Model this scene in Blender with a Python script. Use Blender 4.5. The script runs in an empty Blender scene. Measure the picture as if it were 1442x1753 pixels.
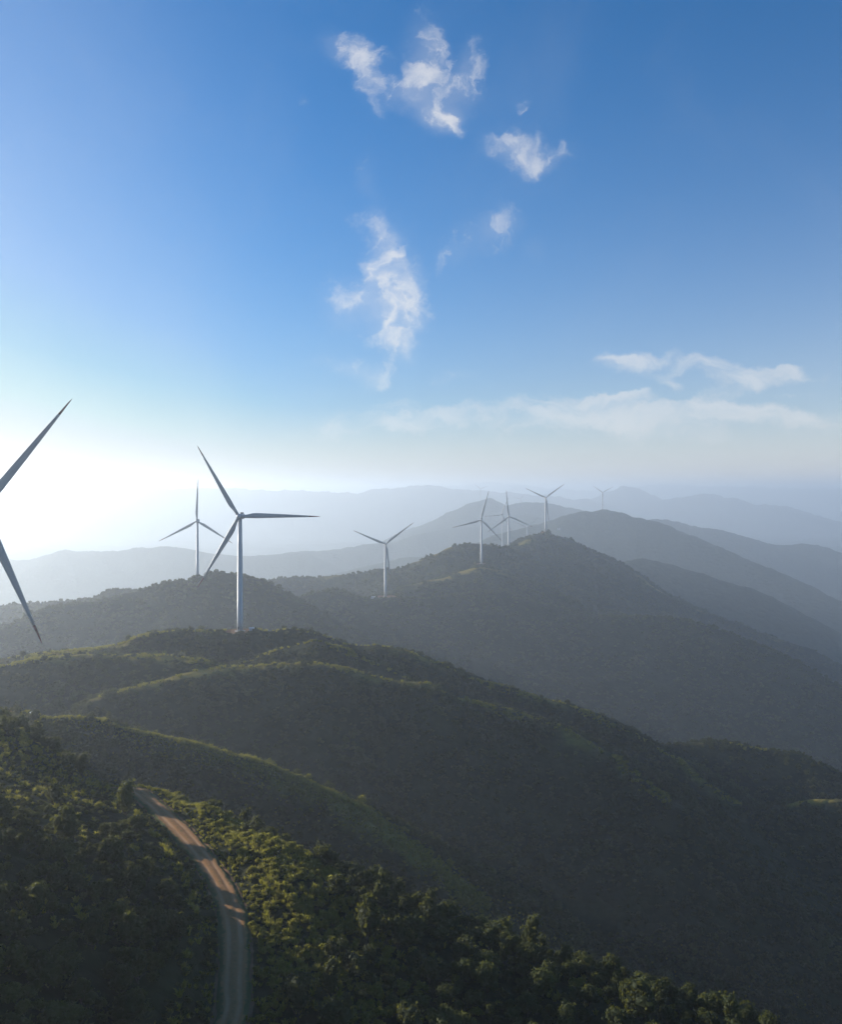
import bpy, math, random
import numpy as np
from mathutils import Vector, Matrix

R = math.radians
rng = np.random.default_rng(7)
random.seed(7)
S = bpy.context.scene
COL = S.collection
CZ = 460.0            # height of the drone camera
FP = 1500.0           # focal length in photo pixels
PX0, PY0 = 721.0, 842.0

# ------------------------------------------------------------------ camera
cam = bpy.data.cameras.new('camera')
cam.sensor_fit = 'HORIZONTAL'
cam.sensor_width = 36.0
cam.lens = FP / 1442.0 * 36.0
cam.shift_y = -34.5 / 1442.0
cam.clip_start = 1.0
cam.clip_end = 90000.0
cob = bpy.data.objects.new('camera', cam)
cob.location = (0, 0, CZ)
cob.rotation_euler = (R(90), 0, 0)
COL.objects.link(cob)
S.camera = cob

# ------------------------------------------------------------------ light
SUN_AZ, SUN_EL = -60.0, 13.5          # degrees left of the view axis, above the horizon
SKY_STRENGTH = 0.05
SUN_STRENGTH = 3.5
EXPOSURE = 1.25
sd = Vector((math.sin(R(SUN_AZ)) * math.cos(R(SUN_EL)), math.cos(R(SUN_AZ)) * math.cos(R(SUN_EL)), math.sin(R(SUN_EL))))
sun = bpy.data.lights.new('sun', 'SUN')
sun.energy = SUN_STRENGTH
sun.angle = R(0.5)
sun.color = (1.0, 0.94, 0.84)
sob = bpy.data.objects.new('sun', sun)
sob.rotation_euler = (-sd).to_track_quat('-Z', 'Y').to_euler()
sob.location = (-300, 200, CZ + 300)
COL.objects.link(sob)

world = bpy.data.worlds.new('World')
S.world = world
world.use_nodes = True
S.view_settings.view_transform = 'Standard'
S.view_settings.look = 'None'
S.view_settings.gamma = 1.0
S.view_settings.use_curve_mapping = False
S.view_settings.exposure = EXPOSURE
cy = S.cycles
cy.use_denoising = True
cy.max_bounces = 5
cy.diffuse_bounces = 2
cy.glossy_bounces = 1
cy.transmission_bounces = 3
cy.transparent_max_bounces = 8
cy.volume_bounces = 2
cy.sample_clamp_indirect = 4.0
cy.caustics_reflective = False
cy.caustics_refractive = False

class NT:
    """small helper to write node trees"""
    def __init__(s, tree):
        s.t = tree; s.n = tree.nodes; s.l = tree.links
    def node(s, kind, **kw):
        n = s.n.new(kind)
        ins = kw.pop('ins', {})
        for k, v in kw.items(): setattr(n, k, v)
        for k, v in ins.items():
            if hasattr(v, 'is_output') or isinstance(v, bpy.types.NodeSocket): s.l.new(v, n.inputs[k])
            else: n.inputs[k].default_value = v
        return n
    def math(s, op, a, b=None, c=None, clamp=False):
        n = s.n.new('ShaderNodeMath'); n.operation = op; n.use_clamp = clamp
        for i, v in enumerate((a, b, c)):
            if v is None: continue
            if isinstance(v, bpy.types.NodeSocket): s.l.new(v, n.inputs[i])
            else: n.inputs[i].default_value = v
        return n.outputs[0]
    def vmath(s, op, a, b=None, scale=None):
        n = s.n.new('ShaderNodeVectorMath'); n.operation = op
        for i, v in enumerate((a, b)):
            if v is None: continue
            if isinstance(v, bpy.types.NodeSocket): s.l.new(v, n.inputs[i])
            else: n.inputs[i].default_value = v
        if scale is not None: n.inputs['Scale'].default_value = scale
        return n.outputs[0]
    def mix(s, f, a, b):
        n = s.n.new('ShaderNodeMix'); n.data_type = 'RGBA'
        for i, v in ((0, f), (6, a), (7, b)):
            if isinstance(v, bpy.types.NodeSocket): s.l.new(v, n.inputs[i])
            else: n.inputs[i].default_value = v
        return n.outputs[2]
    def smooth(s, v, lo, hi, a=0.0, b=1.0):
        n = s.n.new('ShaderNodeMapRange'); n.interpolation_type = 'SMOOTHSTEP'
        s.l.new(v, n.inputs['Value'])
        for k, x in (('From Min', lo), ('From Max', hi), ('To Min', a), ('To Max', b)): n.inputs[k].default_value = x
        return n.outputs[0]
    def noise(s, vec, scale, detail=4, rough=0.55, dist=0.0, w=None):
        n = s.n.new('ShaderNodeTexNoise')
        if vec is not None: s.l.new(vec, n.inputs['Vector'])
        n.inputs['Scale'].default_value = scale; n.inputs['Detail'].default_value = detail
        n.inputs['Roughness'].default_value = rough; n.inputs['Distortion'].default_value = dist
        return n

# ---- sky: Nishita plus thin cirrus fixed to directions in the sky
def build_world():
    t = NT(world.node_tree); t.n.clear()
    sky = t.node('ShaderNodeTexSky', sky_type='NISHITA', sun_disc=False)
    sky.sun_elevation = R(SUN_EL); sky.sun_rotation = R(SUN_AZ)
    sky.altitude = 1200; sky.air_density = 1.0; sky.dust_density = 0.7; sky.ozone_density = 4.0
    tc = t.node('ShaderNodeTexCoord')
    d = tc.outputs['Generated']
    sep = t.node('ShaderNodeSeparateXYZ'); t.l.new(d, sep.inputs[0])
    yy = t.math('MAXIMUM', sep.outputs['Y'], 0.05)
    u = t.math('DIVIDE', sep.outputs['X'], yy); v = t.math('DIVIDE', sep.outputs['Z'], yy)
    uv = t.node('ShaderNodeCombineXYZ'); t.l.new(u, uv.inputs[0]); t.l.new(v, uv.inputs[1])
    uv = uv.outputs[0]
    warp = t.noise(uv, 11.0, 7, 0.62)
    wv = t.vmath('SUBTRACT', warp.outputs['Color'], (0.5, 0.5, 0.5))
    uvw = t.vmath('ADD', uv, t.vmath('SCALE', wv, scale=0.085))
    def field(blobs):
        tot = None
        for (px, py, rx, ry, ang, a) in blobs:
            m = t.node('ShaderNodeMapping', vector_type='TEXTURE')
            t.l.new(uvw, m.inputs['Vector'])
            m.inputs['Location'].default_value = ((px - PX0) / FP, (PY0 - py) / FP, 0)
            m.inputs['Rotation'].default_value = (0, 0, R(ang))
            m.inputs['Scale'].default_value = (rx / FP, ry / FP, 1)
            L = t.node('ShaderNodeVectorMath', operation='LENGTH'); t.l.new(m.outputs[0], L.inputs[0])
            f = t.smooth(L.outputs['Value'], 0.0, 1.6, a, 0.0)
            tot = f if tot is None else t.math('ADD', tot, f)
        return t.math('MINIMUM', tot, 1.0)
    puffs = field([
        (606, 92, 48, 30, -25, .75), (640, 150, 26, 52, 20, .55), (725, 115, 42, 85, 8, .85), (700, 165, 42, 32, -30, .9),
        (760, 205, 38, 26, 10, .8), (795, 140, 32, 62, -35, .75), (880, 250, 55, 34, -20, .75), (925, 275, 38, 20, 10, .5),
        (860, 385, 48, 30, 35, .75), (790, 415, 26, 60, -40, .35), (640, 380, 40, 22, -30, .7), (655, 440, 30, 55, 15, .8),
        (640, 520, 75, 52, -5, .95), (680, 480, 42, 95, 5, .85), (680, 570, 50, 48, 0, .65), (633, 310, 18, 45, 20, .35),
        (605, 638, 75, 22, -8, .62), (640, 655, 26, 20, 0, .5), (780, 640, 40, 12, 15, .35), (930, 415, 26, 22, 0, .25),
        (888, 180, 12, 10, 0, .45), (512, 165, 14, 12, 0, .3), (965, 272, 30, 14, 40, .35)])
    n1 = t.noise(uvw, 20.0, 10, 0.7, 1.1)
    n2 = t.noise(uvw, 13.0, 9, 0.62, 0.5); n2.noise_type = 'RIDGED_MULTIFRACTAL'; n2.inputs['Gain'].default_value = 1.6; n2.inputs['Offset'].default_value = .9
    n2r = t.smooth(n2.outputs['Fac'], .3, 1.6)
    nn = t.math('ADD', t.math('MULTIPLY', n1.outputs['Fac'], 0.75), t.math('MULTIPLY', n2r, 0.3))
    a1 = t.smooth(t.math('ADD', puffs, t.math('MULTIPLY', t.math('SUBTRACT', nn, 0.5), 3.6)), 0.42, 2.05)
    a1 = t.math('MULTIPLY', a1, t.smooth(puffs, 0.02, 0.3))
    # streaky cirrus low over the horizon
    low = field([
        (1080, 618, 50, 12, 0, .8), (1200, 622, 120, 15, -3, .7), (1300, 645, 70, 20, 12, .8), (1345, 632, 40, 11, -25, .6),
        (1240, 680, 50, 16, 15, .65), (1155, 665, 34, 11, -15, .8), (1410, 652, 26, 13, 0, .5), (1000, 683, 110, 13, 0, .75),
        (1060, 688, 60, 12, 0, .6), (900, 700, 130, 13, 0, .5), (1300, 712, 190, 16, -3, .65), (1100, 712, 200, 18, 0, .6),
        (720, 712, 160, 16, 0, .45), (1350, 680, 40, 10, 0, .4), (1150, 728, 460, 28, 0, .7), (620, 735, 220, 16, 2, .4), (1180, 640, 160, 20, -5, .5)])
    ms = t.node('ShaderNodeMapping'); t.l.new(uvw, ms.inputs['Vector']); ms.inputs['Scale'].default_value = (1.0, 3.4, 1.0)
    ms.inputs['Rotation'].default_value = (0, 0, R(4))
    n3 = t.noise(ms.outputs[0], 16.0, 8, 0.62, 0.8)
    a2 = t.smooth(t.math('ADD', low, t.math('MULTIPLY', t.math('SUBTRACT', n3.outputs['Fac'], 0.5), 2.2)), 0.12, 1.35)
    a2 = t.math('MULTIPLY', a2, t.smooth(low, 0.02, 0.35))
    # a faint veil everywhere (very thin high cloud)
    n4 = t.noise(d, 3.0, 6, 0.6, 0.5)
    veil = t.smooth(n4.outputs['Fac'], 0.45, 0.8, 0.0, 0.06)
    al = t.math('ADD', t.math('MULTIPLY', a1, 0.55), t.math('MULTIPLY', a2, 0.55))
    al = t.math('ADD', al, t.math('MULTIPLY', t.math('POWER', puffs, 1.5), 0.20))
    al = t.math('ADD', al, veil)
    al = t.math('MULTIPLY', al, t.smooth(sep.outputs['Y'], 0.1, 0.3))
    al = t.math('MINIMUM', al, 0.85)
    hs = t.node('ShaderNodeHueSaturation'); t.l.new(t.vmath('MINIMUM', sky.outputs[0], (5.2, 5.6, 6.0)), hs.inputs['Color']); hs.inputs['Saturation'].default_value = 1.75; hs.inputs['Value'].default_value = 1.36
    # thick lower air whitening the sky towards the horizon, brighter on the sun's side
    hlen = t.math('MAXIMUM', sep.outputs['Z'], 0.0)
    hmix = t.math('POWER', 2.718, t.math('MULTIPLY', hlen, -7.2))
    dot = t.node('ShaderNodeVectorMath', operation='DOT_PRODUCT'); t.l.new(d, dot.inputs[0]); dot.inputs[1].default_value = tuple(sd)
    side = t.smooth(dot.outputs['Value'], -0.2, 1.0)
    hcol = t.mix(side, (7.6, 6.9, 6.4, 1), (3.6, 3.3, 3.1, 1))
    glow = t.math('MULTIPLY', t.smooth(dot.outputs['Value'], .62, .97, 0, .8), t.math('POWER', 2.718, t.math('MULTIPLY', hlen, -2.6)))
    blue = t.mix(glow, hs.outputs[0], (4.9, 5.3, 5.8, 1))
    base = t.mix(t.math('MULTIPLY', hmix, 0.96), blue, hcol)
    colr = t.mix(al, base, (7.2, 7.1, 7.0, 1))
    bg = t.node('ShaderNodeBackground'); t.l.new(colr, bg.inputs['Color']); bg.inputs['Strength'].default_value = SKY_STRENGTH
    out = t.node('ShaderNodeOutputWorld'); t.l.new(bg.outputs[0], out.inputs['Surface'])
build_world()

# ------------------------------------------------------------------ haze
HAZE_DENSITY = 1.5e-4
HAZE_G = 0.56
TERR_R = 26000.0
Z_BOTTOM, Z_TOP = CZ - 712.0, CZ + 190.0

# ------------------------------------------------------------------ noise
_perm = np.random.default_rng(3).permutation(4096)
_ga = np.random.default_rng(4).uniform(0, 2 * np.pi, 4096)
_gx, _gy = np.cos(_ga), np.sin(_ga)
def perlin(x, y):
    xi = np.floor(x).astype(np.int64); yi = np.floor(y).astype(np.int64)
    xf = x - xi; yf = y - yi
    u = xf * xf * xf * (xf * (xf * 6 - 15) + 10); v = yf * yf * yf * (yf * (yf * 6 - 15) + 10)
    def g(ix, iy, fx, fy):
        h = _perm[(_perm[ix & 4095] + iy) & 4095]
        return _gx[h] * fx + _gy[h] * fy
    a = g(xi, yi, xf, yf); b = g(xi + 1, yi, xf - 1, yf)
    c = g(xi, yi + 1, xf, yf - 1); d = g(xi + 1, yi + 1, xf - 1, yf - 1)
    return (a + u * (b - a)) + v * ((c + u * (d - c)) - (a + u * (b - a)))
def fbm(x, y, scale, oct=4, seed=0.0):
    s = 0; a = 1.0; f = 1.0 / scale; tot = 0
    for k in range(oct):
        s = s + a * perlin(x * f + seed + 17.3 * k, y * f - seed + 9.1 * k)
        tot += a; a *= 0.5; f *= 2.03
    return s / tot * 1.6
def ridged(x, y, scale, oct=3, seed=0.0):
    s = 0; a = 1.0; f = 1.0 / scale; tot = 0
    for k in range(oct):
        s = s + a * (1 - 2.2 * np.abs(perlin(x * f + seed + 13.7 * k, y * f + seed * 2 - 5.1 * k)))
        tot += a; a *= 0.5; f *= 2.1
    return s / tot

# ------------------------------------------------------------------ terrain shape
def P(px, py, D): return ((px - PX0) / FP * D, D, -(py - PY0) / FP * D)   # z relative to the camera

# crest lines of the hills: (slope front, slope back, rounding, relief, plant cover height, points)
RIDGES = [
 # the low spur running right from the near turbine
 dict(s=.62, r=5, L=180, amp=.20, veg=1.8, p=[(-60,1228,395),(40,1232,392),(75,1226,395),(120,1220,400),(160,1224,402),(200,1240,402),(250,1250,402),(300,1259,402),(350,1272,402),(400,1286,400),(450,1302,396),(500,1322,392),(545,1343,386),(600,1368,380),(680,1430,370),(800,1530,360)]),
 # broad shoulder with grassy crest in front of the main turbine
 dict(s=.55, r=9, L=330, amp=.22, veg=2, p=[(180,1185,545),(260,1165,560),(340,1146,575),(400,1138,585),(470,1131,588),(540,1131,590),(600,1142,588),(660,1158,585),(720,1163,585),(790,1190,590),(870,1212,585),(960,1240,570),(1050,1290,540),(1150,1370,500)]),
 dict(s=.55, r=10, L=330, amp=.22, veg=2, p=[(-250,1150,570),(-80,1140,575),(0,1136,585),(60,1123,595),(140,1116,605),(210,1117,605),(280,1118,600),(340,1125,595),(390,1140,590)]),
 # main ridge with the main turbine
 dict(s=.55, r=8, L=380, amp=.20, veg=2.2, p=[(-300,1120,720),(0,1124,690),(90,1112,680),(160,1106,675),(210,1098,675),(245,1082,680),(290,1075,685),(340,1074,690),(409,1082,692),(450,1076,700),(500,1072,705),(545,1080,705),(590,1099,700),(625,1101,700),(645,1099,698),(690,1108,695),(740,1127,690),(800,1155,685),(850,1168,680),(905,1184,675),(950,1196,670),(1000,1213,665),(1050,1238,655),(1090,1258,650),(1150,1290,640),(1250,1370,600)]),
 dict(s=.5, r=8, L=300, amp=.20, veg=2, p=[(430,1128,640),(480,1108,645),(540,1094,650),(580,1105,648),(630,1128,640),(700,1160,630)]),
 # lower right shoulder
 dict(g=7, s=.55, r=10, L=330, amp=.22, veg=3, p=[(1110,1272,690),(1150,1270,700),(1200,1264,705),(1250,1266,705),(1300,1276,700),(1350,1282,690),(1390,1298,680),(1442,1320,670),(1550,1370,650),(1750,1470,620)]),
 dict(g=4, s=.55, r=8, L=250, amp=.22, veg=3, p=[(1350,1370,570),(1400,1362,575),(1460,1362,575),(1600,1400,570),(1750,1460,560)]),
 # hill with the second turbine
 dict(s=.55, r=14, L=500, amp=.20, veg=4, p=[(-300,1090,1150),(-100,1075,1180),(20,1062,1200),(80,1036,1250),(150,1026,1290),(220,1012,1310),(270,996,1325),(300,988,1330),(332,989,1330),(345,981,1330),(370,977,1335),(405,978,1335),(425,984,1335),(440,999,1330),(480,1016,1320),(520,1032,1300),(570,1070,1260),(650,1130,1200),(760,1220,1120)]),
 dict(s=.5, r=20, L=450, amp=.20, veg=3, p=[(-300,1050,1700),(0,1034,1700),(90,1030,1680),(150,1022,1650),(200,1008,1620),(250,1004,1600),(300,1010,1600)]),
 # middle ridge with the third turbine
 dict(s=.5, r=14, L=500, amp=.22, veg=3, p=[(470,1030,1560),(510,1020,1560),(545,1011,1570),(575,1008,1575),(605,1018,1570),(635,1022,1560),(660,1023,1550),(720,1022,1560),(770,1018,1590),(820,1010,1620),(860,1008,1640),(920,1028,1620),(990,1048,1590),(1060,1053,1580),(1120,1052,1580),(1170,1057,1570),(1240,1078,1540),(1320,1112,1500),(1400,1158,1460),(1480,1215,1400),(1700,1360,1300)]),
 dict(g=0, s=.4, r=14, L=500, amp=.22, veg=3, p=[(790,985,1760),(820,968,1780),(850,972,1780),(890,990,1740)]),
 dict(g=0, s=.45, r=14, L=500, amp=.2, veg=3, p=[(700,1000,1700),(740,990,1720),(790,985,1760)]),
 # ridge with the fourth turbine and the peak behind it
 dict(g=0, s=.5, r=22, L=600, amp=.18, veg=4, p=[(380,1010,2050),(450,1000,2050),(475,988,2060),(500,985,2060),(530,987,2060),(560,983,2050),(610,980,2040),(650,970,2040),(690,972,2020),(715,958,2000),(750,945,1990),(780,932,1990),(810,927,1990),(840,929,2000),(868,938,2050),(893,929,2150),(915,914,2250),(935,910,2320),(955,915,2320),(975,930,2310),(1000,949,2290),(1030,966,2280),(1060,978,2270),(1100,1000,2250),(1150,1024,2230),(1200,1043,2200),(1250,1060,2180),(1300,1080,2150),(1370,1104,2100),(1442,1138,2050),(1600,1210,1950)]),
 # blue mountain with the far turbine
 dict(s=.5, r=40, L=1100, amp=.16, veg=6, p=[(700,985,3900),(800,940,4100),(860,912,4300),(920,898,4400),(970,882,4450),(1000,873,4500),(1015,875,4500),(1035,871,4500),(1060,876,4480),(1090,884,4450),(1120,892,4400),(1150,906,4350),(1180,915,4300),(1220,932,4200),(1270,957,4100),(1310,970,4000),(1350,990,3900),(1400,1020,3800),(1442,1036,3700),(1600,1110,3500)]),
 dict(s=.5, r=30, L=800, amp=.2, veg=4, p=[(1020,975,3000),(1060,962,3050),(1100,954,3100),(1140,962,3100),(1200,980,3050),(1270,1002,3000),(1340,1045,2900),(1442,1095,2800),(1600,1170,2600)]),
 dict(s=.45, r=60, L=1500, amp=.15, veg=4, p=[(1050,900,6293),(1120,890,6394),(1200,905,6394),(1270,916,6293),(1330,936,6191),(1390,935,6090),(1442,946,5988),(1600,985,5684)]),
 dict(s=.45, r=80, L=1800, amp=.13, veg=4, p=[(1000,866,13760),(1040,848,13920),(1065,835,14080),(1095,842,14080),(1130,858,13920),(1165,850,13760),(1200,849,13600),(1250,853,13600),(1290,864,13440),(1345,869,13280),(1375,880,13120),(1410,890,12960),(1442,899,12800),(1600,930,12480)]),
 dict(s=.45, r=60, L=1500, amp=.15, veg=4, p=[(700,925,6500),(750,902,6700),(790,875,6800),(815,858,6900),(835,853,6900),(860,864,6900),(900,861,6900),(940,864,6900),(985,872,6900),(1040,890,6700)]),
 dict(s=.45, r=50, L=1200, amp=.15, veg=4, p=[(480,955,5880),(560,944,6000),(650,932,6060),(720,915,6120),(780,903,6180),(850,897,6180),(900,883,6240),(950,895,6000)]),
 dict(s=.45, r=40, L=1000, amp=.15, veg=4, p=[(560,985,4680),(620,970,4745),(690,955,4745),(740,952,4745),(800,960,4680),(860,955,4680)]),
 dict(s=.45, r=50, L=1200, amp=.15, veg=4, p=[(-300,950,5580),(-100,955,5580),(0,957,5580),(50,956,5580),(110,941,5617),(160,944,5617),(200,947,5617),(240,938,5654),(280,935,5654),(320,941,5654),(380,951,5617),(440,952,5617),(520,950,5654)]),
 dict(s=.4, r=150, L=3500, amp=.12, veg=0, p=[(-900,840,13125),(-300,838,13125),(0,836,13125),(100,833,13125),(190,825,13200),(230,830,13200),(290,838,13125),(400,838,13125),(500,842,13125),(590,846,13125),(650,838,13125),(700,833,13125),(760,838,13125),(830,842,13125),(900,850,13125),(1000,855,13125)]),
 dict(s=.4, r=150, L=3500, amp=.12, veg=0, p=[(700,838,22000),(760,834,22000),(820,829,22000),(880,828,22000),(940,838,22000),(1040,842,22000),(1130,831,22000),(1220,834,22000),(1330,836,22000),(1442,838,22000),(1900,836,22000)]),
]
BASE_Z = -700.0

ROAD = [(-33,84,-78.5),(-30,104,-78.8)] + [((px-PX0)/FP*D, D, -(py-PY0)/FP*D) for px, py, D in
        ((392,1753,130),(400,1680,141.5),(402,1600,156),(392,1545,168.5),(370,1500,180),(335,1450,195),(290,1402,212),(258,1372,224),(226,1350,233.5))] + \
       [(-91,250,-84.5),(-108,273,-90),(-131,303,-93.5),(-152,334,-95.5),(-166,362,-98),(-172,380,-99),(-180,391,-99.5),(-193,394,-100)]
def catmull(pts, n):
    pts = [np.array(p, float) for p in pts]
    pts = [2 * pts[0] - pts[1]] + pts + [2 * pts[-1] - pts[-2]]
    out = []
    for i in range(1, len(pts) - 2):
        p0, p1, p2, p3 = pts[i-1:i+3]
        for k in range(n):
            t = k / n
            out.append(.5 * ((2*p1) + (-p0+p2)*t + (2*p0-5*p1+4*p2-p3)*t*t + (-p0+3*p1-3*p2+p3)*t**3))
    out.append(pts[-2])
    return np.array(out)
ROADC = catmull(ROAD, 10)

FG = [  # control points of the near hill and the spur right of the road (x, y, z relative to camera)
 (-144,300,-77),(-112,258,-73.5),(-97,246,-75.5),(-128,280,-76),
 (-60,60,-54),(-85,110,-51),(-105,170,-57),(-128,230,-67),(-155,290,-74),(-185,350,-90),(-200,392,-101),(-178,400,-101),
 (-150,100,-75),(-180,180,-80),(-210,260,-92),(-245,350,-125),(-250,50,-115),(-260,440,-150),(-300,200,-140),
 (-50,130,-67),(-60,160,-68),(-76,190,-71),(-98,225,-72),(-42,105,-68),(-45,75,-66),
 (-20,140,-81),(-22,156,-81),(-25,175,-79.0),(-35,195,-78.0),(-50,218,-78.5),(-52,190,-77.8),(-65,208,-78),(-76,224,-78.6),(-70,240,-82.5),
 P(400,1418,220),P(500,1462,210),P(600,1505,200),P(700,1552,192),P(800,1595,185),P(900,1632,178),P(1000,1665,172),P(1100,1697,168),P(1200,1725,165),P(1350,1775,160),P(1500,1835,155),(98,150,-113),
 (-2,150,-87),(-2,120,-87),(25,140,-92),(50,135,-97),(30,100,-95),(70,130,-104),(-12,100,-82),(100,120,-120),(0,60,-86),(-30,60,-77),(60,60,-110),(0,0,-92),(-100,0,-72),(-60,0,-68),
 (-45,255,-108),(-60,300,-132),(0,236,-124),(30,222,-130),(60,212,-138),(90,202,-150),(130,180,-165),(-95,310,-118),(-110,345,-128),(0,320,-180),(60,300,-195),(120,260,-205),(200,150,-190),(150,80,-165),(150,0,-165),
 (-60,360,-150),(0,-150,-160),(-150,-120,-150),(150,-120,-200),(230,250,-240),(0,420,-230),(120,380,-250)]
for i, q in enumerate(ROADC):
    if i % 8 == 0 and i < 150: FG.append(tuple(q))
FG = np.array(FG)
def _phi(d2): return np.sqrt(d2 + 64.0)
_d2 = (FG[:, None, 0] - FG[None, :, 0])**2 + (FG[:, None, 1] - FG[None, :, 1])**2
_n = len(FG)
_A = np.zeros((_n + 1, _n + 1)); _A[:_n, :_n] = _phi(_d2) - 0.6 * np.eye(_n); _A[:_n, _n] = 1; _A[_n, :_n] = 1
_w = np.linalg.solve(_A, np.append(FG[:, 2], 0))

def road_dist(x, y):
    """distance to the road's centre line, road height there, signed side (positive = right)"""
    best = np.full(x.shape, 1e9); zr = np.zeros(x.shape); side = np.zeros(x.shape)
    m = (np.hypot(x + 90, y - 240) < 260)
    xs, ys = x[m], y[m]
    b = np.full(xs.shape, 1e9); zz = np.zeros(xs.shape); sg = np.zeros(xs.shape)
    for i in range(0, len(ROADC) - 1, 2):
        a = ROADC[i]; c = ROADC[min(i + 2, len(ROADC) - 1)]
        dx, dy = c[0]-a[0], c[1]-a[1]; L2 = dx*dx + dy*dy + 1e-9
        t = np.clip(((xs-a[0])*dx + (ys-a[1])*dy) / L2, 0, 1)
        ex = xs - a[0] - t*dx; ey = ys - a[1] - t*dy
        d = np.hypot(ex, ey)
        k = d < b
        b = np.where(k, d, b); zz = np.where(k, a[2] + t*(c[2]-a[2]), zz); sg = np.where(k, np.sign(ex*dy - ey*dx), sg)
    best[m] = b; zr[m] = zz; side[m] = sg
    return best, zr, side

def fg_height(x, y):
    h = np.full(x.shape, _w[_n])
    for i in range(_n):
        h = h + _w[i] * _phi((x - FG[i, 0])**2 + (y - FG[i, 1])**2)
    return h

PADS = []   # (x, y, z relative, radius) levelled places around the towers

def height(x, y, info=False):
    """terrain height (world z) at arrays x, y"""
    shp = x.shape; x = x.ravel(); y = y.ravel()
    r = np.hypot(x, y)
    wx = x + fbm(x, y, 160, 3, 5.0) * 14 * np.clip(r / 900, .3, 3)
    wy = y + fbm(x, y, 160, 3, 55.0) * 14 * np.clip(r / 900, .3, 3)
    best = np.full(x.shape, -1e9); dist = np.full(x.shape, 1e9)
    rav = ridged(x, y, 140, 3, 2.0)
    ravb = ridged(x, y, 900, 4, 12.0)
    for rd in RIDGES:
        pts = [P(*q) for q in rd['p']]
        Dm = np.mean([q[2] for q in rd['p']])
        rr = rd['r']; L = rd['L']
        H = np.full(x.shape, -1e9); dd = np.full(x.shape, 1e9)
        reach = L * 6 + 400
        xs_ = [q[0] for q in pts]; ys_ = [q[1] for q in pts]
        m = (x > min(xs_)-reach) & (x < max(xs_)+reach) & (y > min(ys_)-reach) & (y < max(ys_)+reach)
        if not m.any(): continue
        # crest stays where it is; the warp only bends the flanks
        X, Y = x[m], y[m]; WX, WY = wx[m], wy[m]
        h = np.full(X.shape, -1e9); dmin = np.full(X.shape, 1e9)
        ra = np.where(Dm < 2600, rav[m], ravb[m])
        for a, b in zip(pts[:-1], pts[1:]):
            dx, dy = b[0]-a[0], b[1]-a[1]; L2 = dx*dx + dy*dy + 1e-9
            t = np.clip(((X-a[0])*dx + (Y-a[1])*dy) / L2, 0, 1)
            d = np.hypot(X-a[0]-t*dx, Y-a[1]-t*dy)
            t2 = np.clip(((WX-a[0])*dx + (WY-a[1])*dy) / L2, 0, 1)
            d2 = np.hypot(WX-a[0]-t2*dx, WY-a[1]-t2*dy)
            k = np.clip(d / (4 * rr + 20), 0, 1)
            de = d * (1-k) + d2 * k
            zc = a[2] + t*(b[2]-a[2])
            drop = 1.12 * rd['s'] * (np.sqrt(de*de + rr*rr) - rr)
            drop = drop * (1 + 0 * L)
            hh = zc - drop
            up = hh > h
            h = np.where(up, hh, h); dmin = np.minimum(dmin, d)
        h = h - rd['veg']
        h = h + rd['amp'] * (ra - .55) * np.clip(dmin - 2*rr, 0, L * .35)
        # flatten into the valley floor
        fl = BASE_Z
        q = (h - fl) / 120.0
        h = np.where(q < 1, fl + 120.0 * np.exp(np.minimum(q, 1) - 1), h)
        cur = best[m]; dc = dist[m]
        kk = 3.0 + 0.004 * Dm
        dmin = dmin + rd.get('g', 40 if Dm > 1000 else 0)
        mx = np.maximum(cur, h); df = np.abs(cur - h)
        best[m] = np.where(cur < -1e8, h, mx + np.where(df < kk * 4, kk * .25 * np.exp(-df / kk), 0))
        dist[m] = np.where(h > cur, dmin, dc)
    best = np.maximum(best, BASE_Z - 8)
    best = best + fbm(x, y, 45, 4, 31.0) * np.clip(1.2 * np.clip((r-300) / 300, 0, 1) + np.clip(dist / 60, 0, 1) * 2.5, 0, 4)
    gul = ridged(wx, wy, 62, 3, 51.0)
    best = best + (gul - .6) * 5.0 * np.clip((dist - 8) / 45, 0, 1) * np.clip((r - 330) / 120, 0, 1)
    far = np.clip((r - 2600) / 4000, 0, 1)
    best = best + far * (fbm(x, y, 520, 6, 77.0) * np.clip(r * .004, 4, 60) + ridged(x, y, 1500, 5, 7.0) * np.clip(r * .004, 0, 55) - np.clip(r * .001, 0, 12) + fbm(x, y, 240, 5, 120.0) * np.clip(r * .0042, 8, 42))
    # near hill and spur
    nm = r < 620
    rd_, zr_, sd_ = road_dist(x[nm], y[nm])
    f = fg_height(x[nm], y[nm])
    f = f + fbm(x[nm], y[nm], 22, 4, 8.0) * 1.3 * np.clip((rd_ - 4) / 10, 0, 1)
    rn = r[nm]
    f = f - np.clip(rn - 430, 0, 1e9) * 1.1
    b = best[nm]
    o = np.maximum(f, b) + np.where(np.abs(f-b) < 12, .8 * np.exp(-np.abs(f-b) / 3), 0)
    w = np.clip((rd_ - 2.5) / 4.5, 0, 1); w = w*w*(3-2*w)
    o = np.where(rd_ < 9, (zr_ - .25) * (1-w) + o * w, o)
    best[nm] = o
    rdist = np.full(x.shape, 1e9); rside = np.zeros(x.shape)
    rdist[nm] = rd_; rside[nm] = sd_
    for (px_, py_, pz_, pr_) in PADS:
        d = np.hypot(x-px_, y-py_)
        w = np.clip((d - pr_) / (pr_ * .9), 0, 1); w = w*w*(3-2*w)
        best = np.where(d < 2*pr_, pz_*(1-w) + best*w, best)
    z = best + CZ
    if info: return z.reshape(shp), dist.reshape(shp), rdist.reshape(shp), rside.reshape(shp)
    return z.reshape(shp)

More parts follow.
